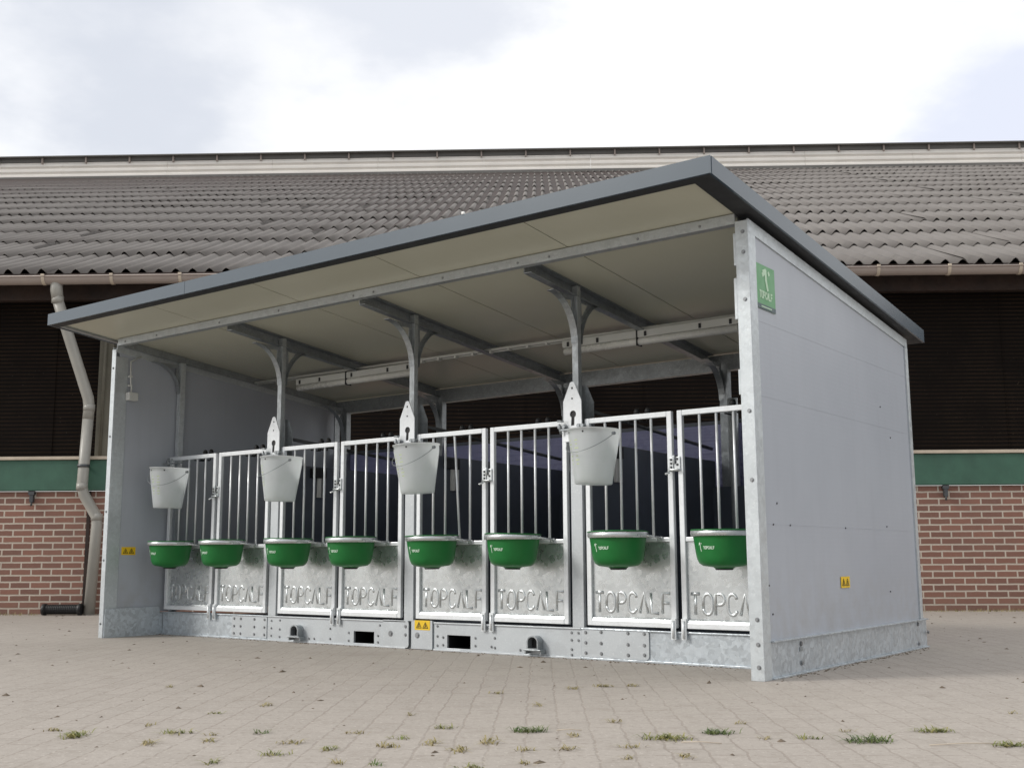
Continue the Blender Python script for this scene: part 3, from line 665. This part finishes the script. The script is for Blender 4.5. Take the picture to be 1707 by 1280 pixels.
# (stickers are parts of the shelter, their print is a sub-part)
warning_sticker(lambda a, b_, c_: (c_+.0005, .98+a, .388+b_), hut)
warning_sticker(lambda a, b_, c_: (-W+.0425+c_, .165+a*.95-.045, .588+b_), hut)
warning_sticker(lambda a, b_, c_: (-2.527+a, G-.0085-c_, .118+b_), hut)
gs = MB().add([(.0005, .078, 1.725), (.0005, .286, 1.725), (.0005, .286, 1.945), (.0005, .078, 1.945), (.002, .078, 1.725), (.002, .286, 1.725), (.002, .286, 1.945), (.002, .078, 1.945)],
              [(4, 5, 6, 7), (0, 1, 5, 4), (1, 2, 6, 5), (2, 3, 7, 6), (3, 0, 4, 7)]).build('company_sticker', 'sticker_green', hut)
e = MB()
for st_ in EMB: ribbon(e, [(.145+p[0]*.085, 1.828+p[1]*.092) for p in st_], .021, lambda a, b_: (.0028, a, b_))
word(e, 'TOPCALF', .105, 1.780, .150, .032, .0085, lambda a, b_: (.0028, a, b_))
e.build('company_print', 'sticker_light', gs)
MB().box(.002, .0032, .079, .285, 1.7255, 1.748).build('bottom_stripe', 'sticker_dark', gs)
e = MB(); ribbon(e, [(.12, 1.737), (.235, 1.737)], .006, lambda a, b_: (.0038, a, b_)); e.build('stripe_print', 'sticker_light', gs)

# --- gates: one built at local origin, copied
GW = .553
def bar_mb(x, dx=0):
    return MB().tube([(x, 0, .655), (x+dx, 0, 1.296)], .0075, 8)
def make_gate():
    f = MB(); t = .013
    f.box(0, .030, -t, t, .185, 1.325); f.box(GW-.030, GW, -t, t, .185, 1.325)
    f.box(.030, GW-.030, -t, t, 1.296, 1.325)
    f.box(.030, GW-.030, -t-.002, t, .185, .215)
    f.box(.030, GW-.030, -t+.004, t, .632, .655)
    gt = f.build('gate', 'galv_gate', hut, bevel=.003)
    pl = MB(); py = .004
    # solid lower plate with a bent foot and pressed letters
    pl.box(.031, GW-.031, py, py+.003, .235, .631)
    pl.prism([(-.010, .216), (py+.003, .216), (py+.003, .234), (py, .235), (-.006, .226)], .031, GW-.031, 'X')
    x0 = .046; wd = .487; p = wd/7
    for i, ch in enumerate('TOPCALF'):
        for st_ in GL[ch]:
            pl.tube([(x0+i*p+q[0]*p*1.18, py+.001, .258+q[1]*.105) for q in st_], .0095, 8)
    pl.v = [(v[0], py+(v[1]-py)*.42, v[2]) if v[1] < py-.0001 and .25 < v[2] < .38 else v for v in pl.v]
    pl.build('kick_plate', 'galv_plate', gt)
    for i in range(4): 
        bar_mb(.030+(i+1)*.098).build('bar', 'galv_gate', gt)
    # ring that carries the bowl
    rg = MB(); n = 40; cx, cy = RC
    prof = [(r_*1.07, z*1.07) for r_, z in [(.1455, -.014), (.149, -.013), (.1515, 0), (.149, .013), (.1455, .014), (.144, 0)]]
    vs = []; fs = []
    for k in range(n):
        a = 2*pi*k/n
        for r_, z in prof: vs.append((cx+r_*cos(a), cy+r_*sin(a), .668+z))
    for k in range(n):
        for j in range(6):
            fs.append((k*6+j, k*6+(j+1) % 6, ((k+1) % n)*6+(j+1) % 6, ((k+1) % n)*6+j))
    rg.add(vs, fs, True)
    rg.tube([(cx+.155, cy+.03, .664), (cx+.162, cy+.09, .658), (cx+.158, -.012, .655)], .006, 8); rg.tube([(cx-.155, cy+.03, .664), (cx-.165, cy+.09, .658), (cx-.162, -.012, .655)], .006, 8)
    rg.box(cx+.145, cx+.175, -.018, -.0135, .634, .660).box(cx-.185, cx-.150, -.018, -.0135, .634, .660)
    rg.build('bowl_ring', 'galv_plate', gt)
    for xk in (.27, .34):
        MB().lathe([(.0001, .034), (.012, .029), (.018, .014), (.016, 0), (.008, -.014), (.0001, -.016)], (xk, .11, 1.343), 12).tube([(xk, .11, 1.33), (xk, .10, 1.29), (xk, .014, 1.29)], .005, 6).build('rubber_knob', 'black_plastic', gt)
    # foot pin
    MB().box(GW-.030, GW-.002, -.021, -.0135, .128, .235).tube([(GW-.016, -.022, .135), (GW-.016, -.022, .225)], .008, 8).build('hinge_foot', 'galv_gate', gt)
    return gt
RC = (.278, -.180)
proto = make_gate(); gates = []
for k in range(4):
    for j in range(2):
        x = -5.045+1.264*k+.586*j
        o = proto if not gates else copy_tree(proto, hut)
        o.location = (x, G, 0); gates.append(o)
# in the fifth gate one bar is knocked aslant
bs_ = [c_ for c_ in gates[4].children if c_.name.startswith('bar')]
o = bs_[2]; nm = MB().tube([(.343, 0, .655), (.30, 0, 1.296)], .0075, 8).build('bar', 'galv_gate', gates[4], label='bar knocked aslant'); bpy.data.objects.remove(o)
# mirrored feet on the right leaf of each pair
for i, gt in enumerate(gates):
    if i % 2 == 1:
        for c_ in gt.children:
            if c_.name.startswith('hinge_foot'): c_.location.x = -(GW-.028)+.0
# latch between each pair
for k in range(4):
    xm = -5.045+1.264*k+.5695; y = G-.0135
    l = MB().box(xm-.030, xm-.004, y-.012, y-.001, 1.0, 1.075).box(xm-.003, xm+.034, y-.007, y-.001, 1.0, 1.078)
    l.tube([(xm-.022, y-.016, .998), (xm-.045, y-.03, .985)], .006, 8).tube([(xm-.03, y-.018, 1.008), (xm+.03, y-.018, 1.008)], .006, 8)
    l.tube([(xm+.0, y-.014, 1.04), (xm+.0, y-.014, 1.085)], .007, 8)
    lt = l.build('latch', 'galv_plate', hut, bevel=.002)
    for dx, z in ((-.017, 1.062), (-.017, 1.042), (-.017, 1.022), (.016, 1.065), (.018, 1.035), (.006, 1.05)): MB().hexbolt((xm+dx, y-.012 if dx < 0 else y-.007, z), '-Y', .0045, .005).build('latch_bolt', 'dark_steel', lt)

# ================================================================ bowls (rest in the rings: their own things)
labs = ['green feed bowl in the leftmost gate, nearest the left side wall', 'green feed bowl in the second gate from the left, left of the first inner post',
        'green feed bowl under the hanging bucket on the first inner post', 'green feed bowl on the fourth gate, just left of the middle post',
        'green feed bowl under the bucket on the middle post, beneath the slanted bar', 'green feed bowl on the sixth gate, just left of the third inner post',
        'large looking green feed bowl under the rightmost hanging bucket', 'green feed bowl cut off by the corner post of the right wall']
def make_bowl():
    r = empty('feed_bowl')
    outer = [(.001, .002), (.046, .002), (.048, .006), (.064, .008), (.097, .013), (.114, .025), (.122, .042), (.1265, .060), (.1375, .132), (.140, .150), (.1425, .152), (.1425, .174), (.1515, .1745), (.1515, .1785)]
    inner = [(.147, .180), (.137, .176), (.132, .150), (.117, .060), (.100, .032), (.05, .018), (.001, .016)]
    MB().lathe(outer+inner, (0, 0, 0), 48).build('bowl_body', 'bowl_green', r)
    MB().lathe([(.001, -.006), (.038, -.006), (.042, -.002), (.042, .0015), (.001, .0015)], (0, 0, 0), 24, False).build('drain_plug', 'black_plastic', r)
    l = MB()
    def mapf(a, b_):   # a: arc length round the bowl from the -Y front, b_: height
        rr = .1265+(b_-.060)*.011/.072+.0012; th = -pi/2+a/rr
        return (rr*cos(th), rr*sin(th), b_)
    for st_ in EMB: ribbon(l, [(-.048+p[0]*.022, .080+p[1]*.038) for p in st_], .0042, mapf)
    word(l, 'TOPCALF', -.018, .090, .060, .012, .0028, mapf)
    l.build('bowl_print', 'logo_white', r)
    return r
bowl = make_bowl()
for i, gt in enumerate(gates):
    r = bowl if i == 0 else copy_tree(bowl)
    dx = (.005, 0, 0, 0, 0, .012, .030, .055)[i]
    for c_ in gt.children:
        if c_.name.startswith('bowl_ring'): c_.location.x += dx
    r.location = (gt.location.x+RC[0]+dx, G+RC[1], .494); r.scale = (1.07, 1.07, 1.07); r.rotation_euler = (radians(random.uniform(-1.5, 1.5)), radians(random.uniform(-1.5, 1.5)), radians(-4+random.uniform(-6, 6)))
    tag(r, labs[i], 'feed bowl', 'green feed bowls hung on the gates')
    for c_ in r.children: pass

# ================================================================ buckets
blabs = ['empty translucent white bucket hanging by the left side wall', 'milky plastic bucket hanging on the first inner post from the left',
         'milky plastic bucket with a warm stripe of light hanging on the middle post', 'largest looking milky plastic bucket hanging on the rightmost inner post']
def make_bucket():
    r = empty('bucket')
    H = .295
    outer = [(.001, 0), (.098, 0), (.102, .004), (.105, .03), (.138, H-.045), (.1385, H-.04), (.1385, H-.008), (.1445, H-.006), (.1445, H)]
    inner = [(.140, H+.001), (.1365, H-.01), (.134, H-.045), (.1015, .03), (.098, .008), (.001, .007)]
    MB().lathe(outer+inner, (0, 0, 0), 40).build('bucket_body', 'bucket_plastic', r)
    hd = []
    for i in range(25):
        a = pi*i/24; hd.append((.149*cos(a), -.05-.115*sin(a)*1.0+.05*1, H-.028-.115*sin(a)))
    hd = [(.149*cos(pi*i/24), -.150*sin(pi*i/24), H-.028-.105*sin(pi*i/24)) for i in range(25)]
    MB().tube(hd, .0022, 6).tube([(.138, 0, H-.028), (.154, 0, H-.028)], .009, 10).tube([(-.154, 0, H-.028), (-.138, 0, H-.028)], .009, 10).build('handle', 'galv_frame', r)
    mk = MB()
    for j in range(7):
        for k_ in range(2):
            a = -pi/2-.45+k_*.42; z = .10+j*.021; rr = .1055+(z-.03)*.0330/.222+.001
            w_ = .05+.03*((j+k_) % 3)
            pts = [(rr*cos(a+t*w_), rr*sin(a+t*w_), z+dz) for t in (-1, 1) for dz in (0, .006)]
            mk.add(pts, [(0, 2, 3, 1)])
    mk.build('scale_mark', 'bucket_mark', r)
    d = MB()
    for a in (-2.15, -1.25): d.tube([(.137*cos(a), .137*sin(a), H-.022), (.1395*cos(a), .1395*sin(a), H-.022)], .0055, 8)
    d.build('rim_hole', 'black_plastic', r)
    return r
bk = make_bucket()
bpos = [(-4.80, .30, .925, .5), (-3.58, .30, .935, -.2), (-2.345, .30, .94, .1), (-1.083, .30, .94, -.05)]
for i, (x, y, z, a) in enumerate(bpos):
    r = bk if i == 0 else copy_tree(bk)
    r.location = (x, y, z); r.rotation_euler = ((.02, -.015, .03, -.02)[i], (.035, .01, -.025, .015)[i], a-.15)
    tag(r, blabs[i], 'bucket', 'plastic buckets hanging in front of the gates')

# ================================================================ grass tufts in the joints
TP = [(-1.29, -2.66, 1.2, 1, 0), (-1.12, -2.69, 2.6, 0, 1), (-.8, -2.64, 1.6, 1, 0), (-.91, -2.46, 2.2, 0, 0), (-1.13, -2.41, .9, 1, 0), (-.79, -2.42, .8, 1, 0), (-.69, -2.51, 1.3, 1, 0), (-.68, -2.3, 1.2, 2, 0),
      (-1.18, -2.09, 1.1, 0, 0), (-1.2, -1.84, 1.2, 1, 0), (-.46, -2.38, 1.5, 1, 0), (-.34, -2.55, 1.7, 0, 0), (-.38, -2.75, 1.2, 0, 0), (-.28, -2.4, 1.6, 0, 0), (-.44, -2.13, 1.1, 1, 0), (-.18, -2.26, 1.7, 1, 0), (-.25, -2.14, 1.2, 0, 0),
      (-.27, -1.89, 1.8, 0, 0), (-.1, -2.15, 1.8, 1, 0), (.04, -2.19, 1.9, 1, 0), (.02, -2.03, 2.1, 1, 0), (-.57, -1.72, .8, 1, 0), (0, -2.5, .8, 2, 0), (.24, -2.38, 1.6, 0, 0), (-.71, -1.04, 1.2, 1, 0), (-2.04, -1.66, .8, 1, 0), (-.09, -2.54, 1.1, 1, 0),
      (-.55, -.72, 1.5, 1, 0), (-.5, -.58, 1.9, 1, 0), (-.4, -.49, 1.4, 1, 0), (-.35, -1.25, 1.3, 1, 0), (.11, -1.45, 1.3, 1, 0), (0, -1.78, 2.2, 2, 1), (.16, -1.77, 1.3, 1, 0), (.2, -2.08, 1.2, 1, 0), (.29, -1.99, 1.6, 1, 0), (.42, -1.86, 1.2, 1, 0),
      (.51, -2.02, 1.1, 1, 0), (.32, -2.25, 1., 1, 0), (.43, -1.66, 3.1, 0, 1), (.51, -1.48, 1.9, 2, 1), (.62, -1.91, 1.3, 1, 0), (.48, -1.24, .9, 1, 0), (.68, -1.48, 1., 1, 0), (.78, -1.41, 1.6, 0, 0), (.95, -1.36, 3.0, 2, 1), (.82, -1.21, .9, 1, 0), (1.05, -1.05, 2.2, 0, 1), (1.31, -1.2, 1.9, 0, 1), (1.15, -.47, .8, 1, 0)]
uniq = {1: 'wide low grass tuft, largest on the left side of the yard', 3: 'yellow green grass tuft second to the right of the wide left one', 7: 'small dark green weed sprouting alone left of centre', 23: 'green grass tuft at the very bottom edge below the middle of the shelter',
        32: 'dark green tuft right of centre, left one of the darker tufts', 39: 'long yellowish grass tuft below the right splice plate with straw beside it', 40: 'small bright green tuft in front of the front right corner of the shelter',
        45: 'biggest dark green tuft in front of the right corner, with a straw stalk', 47: 'pale grass tuft far right on the yard', 48: 'yellow grass tuft cut by the right edge of the picture', 28: 'flat brown green tuft nearest the right splice plate', 29: 'brownish tuft just right of the one nearest the splice plate'}
mats = ['grass_green', 'grass_dry', 'grass_dark']
for i, (x, y, s_, mt, big) in enumerate(TP):
    q = MB(); R0 = .0125*s_; n = int(15*s_**1.5+(50 if big else 3)); hk = .62+.22*s_
    dirb = Vector((ub.x, ub.y, 0)) if random.random() < .75 else Vector((nb.x, nb.y, 0))
    for k in range(n):
        a = random.uniform(0, 2*pi); off = dirb*max(-1.5, min(1.5, random.gauss(0, .9)))*R0+Vector((random.gauss(0, .004+R0*.38), random.gauss(0, .004+R0*.38), 0))
        L = random.uniform(.010, .033)*hk * (1.2 if mt == 2 else 1); dv = Vector((cos(a), sin(a), 0)); sd_ = Vector((-sin(a), cos(a), 0))*random.uniform(.0009, .0022)
        ln = random.uniform(.8, 1.9); p0 = off+Vector((0, 0, -.002)); p1 = off+dv*L*.4*ln+Vector((0, 0, L*.32)); p2 = off+dv*L*ln+Vector((0, 0, L*random.uniform(.06, .48)))
        q.add([p0-sd_, p0+sd_, p1+sd_*.9, p1-sd_*.9, p2], [(0, 1, 2, 3), (3, 2, 4)])
    o = q.build('grass_tuft', mats[mt], None, (x, y, .001))
    if i in uniq: tag(o, uniq[i], 'grass tuft')
    else: tag(o, 'small thin tuft of yellowish grass growing in a joint of the paving', 'grass tuft', 'small grass tufts in the paving joints')
# straw stalks
for (x, y, a, L) in ((.50, -1.70, .4, .12), (1.12, -1.33, .75, .22), (.06, -1.72, .6, .08)):
    o = MB().tube([(0, 0, .003), (L*.5*cos(a), L*.5*sin(a), .006), (L*cos(a), L*sin(a), .003)], .0015, 5).build('straw', 'cream_ledge', None, (x, y, 0)); tag(o, 'pale straw stalk lying flat beside a grass tuft', 'straw', 'straw stalks on the paving')
# crumbs, chips and leaf bits nobody could count
q = MB()
for k in range(900):
    u = random.uniform(-6, 4.5); v = random.uniform(-4.6, 6.2)
    wx_ = ub*u+nb*v; x, y = wx_.x, wx_.y
    if -W-.1 < x < .05 and G-.1 < y < D+.1: continue
    if (Vector((x, y))-Vector((2.19, -4.79))).length < 1.6: continue
    s_ = random.choice((.006, .008, .009, .012, .020))*random.uniform(.7, 1.2); a = random.uniform(0, pi); h = s_*random.uniform(.25, .6)
    n = 6; rr = [s_*random.uniform(.5, 1.1) for _ in range(n)]; el = random.uniform(.35, 1)
    vs = [(x+cos(a)*rr[j]*cos(2*pi*j/n)-sin(a)*rr[j]*el*sin(2*pi*j/n), y+sin(a)*rr[j]*cos(2*pi*j/n)+cos(a)*rr[j]*el*sin(2*pi*j/n), .0005) for j in range(n)]+[(x, y, h)]
    q.add(vs, [(j, (j+1) % n, n) for j in range(n)])
for k in range(420):
    x = random.uniform(-W, .1) if k % 3 else random.gauss(.02, .03); y = G-.02-abs(random.gauss(0, .035)) if k % 3 else random.uniform(.05, D)
    if not (k % 3): x = .02+abs(random.gauss(0, .03))
    s_ = random.uniform(.003, .009)
    q.add([(x+s_*cos(2*pi*j/5), y+s_*sin(2*pi*j/5)*.7, .0005) for j in range(5)]+[(x, y, s_*.6)], [(j, (j+1) % 5, 5) for j in range(5)])
tag(q.build('debris', 'debris'), 'scattered crumbs and leaf bits on the paving', 'debris', kind='stuff')
# weeds along the foot of the brick wall
q = MB()
for k in range(700):
    u = random.choice((random.gauss(3.6, .5), random.uniform(-7, 7), random.gauss(-6.8, .6))); off = BORG+ub*u+nb*random.uniform(-.10, -.01)
    a = random.uniform(0, 2*pi); L = random.uniform(.012, .04); dv = Vector((cos(a), sin(a), 0)); sd_ = Vector((-sin(a), cos(a), 0))*.003
    q.add([off-sd_, off+sd_, off+dv*L*.5+Vector((0, 0, L))], [(0, 1, 2)])
tag(q.build('weeds', 'grass_dry'), 'sparse weeds along the foot of the brick wall', 'weeds', kind='stuff')
S.cycles.max_bounces = 8
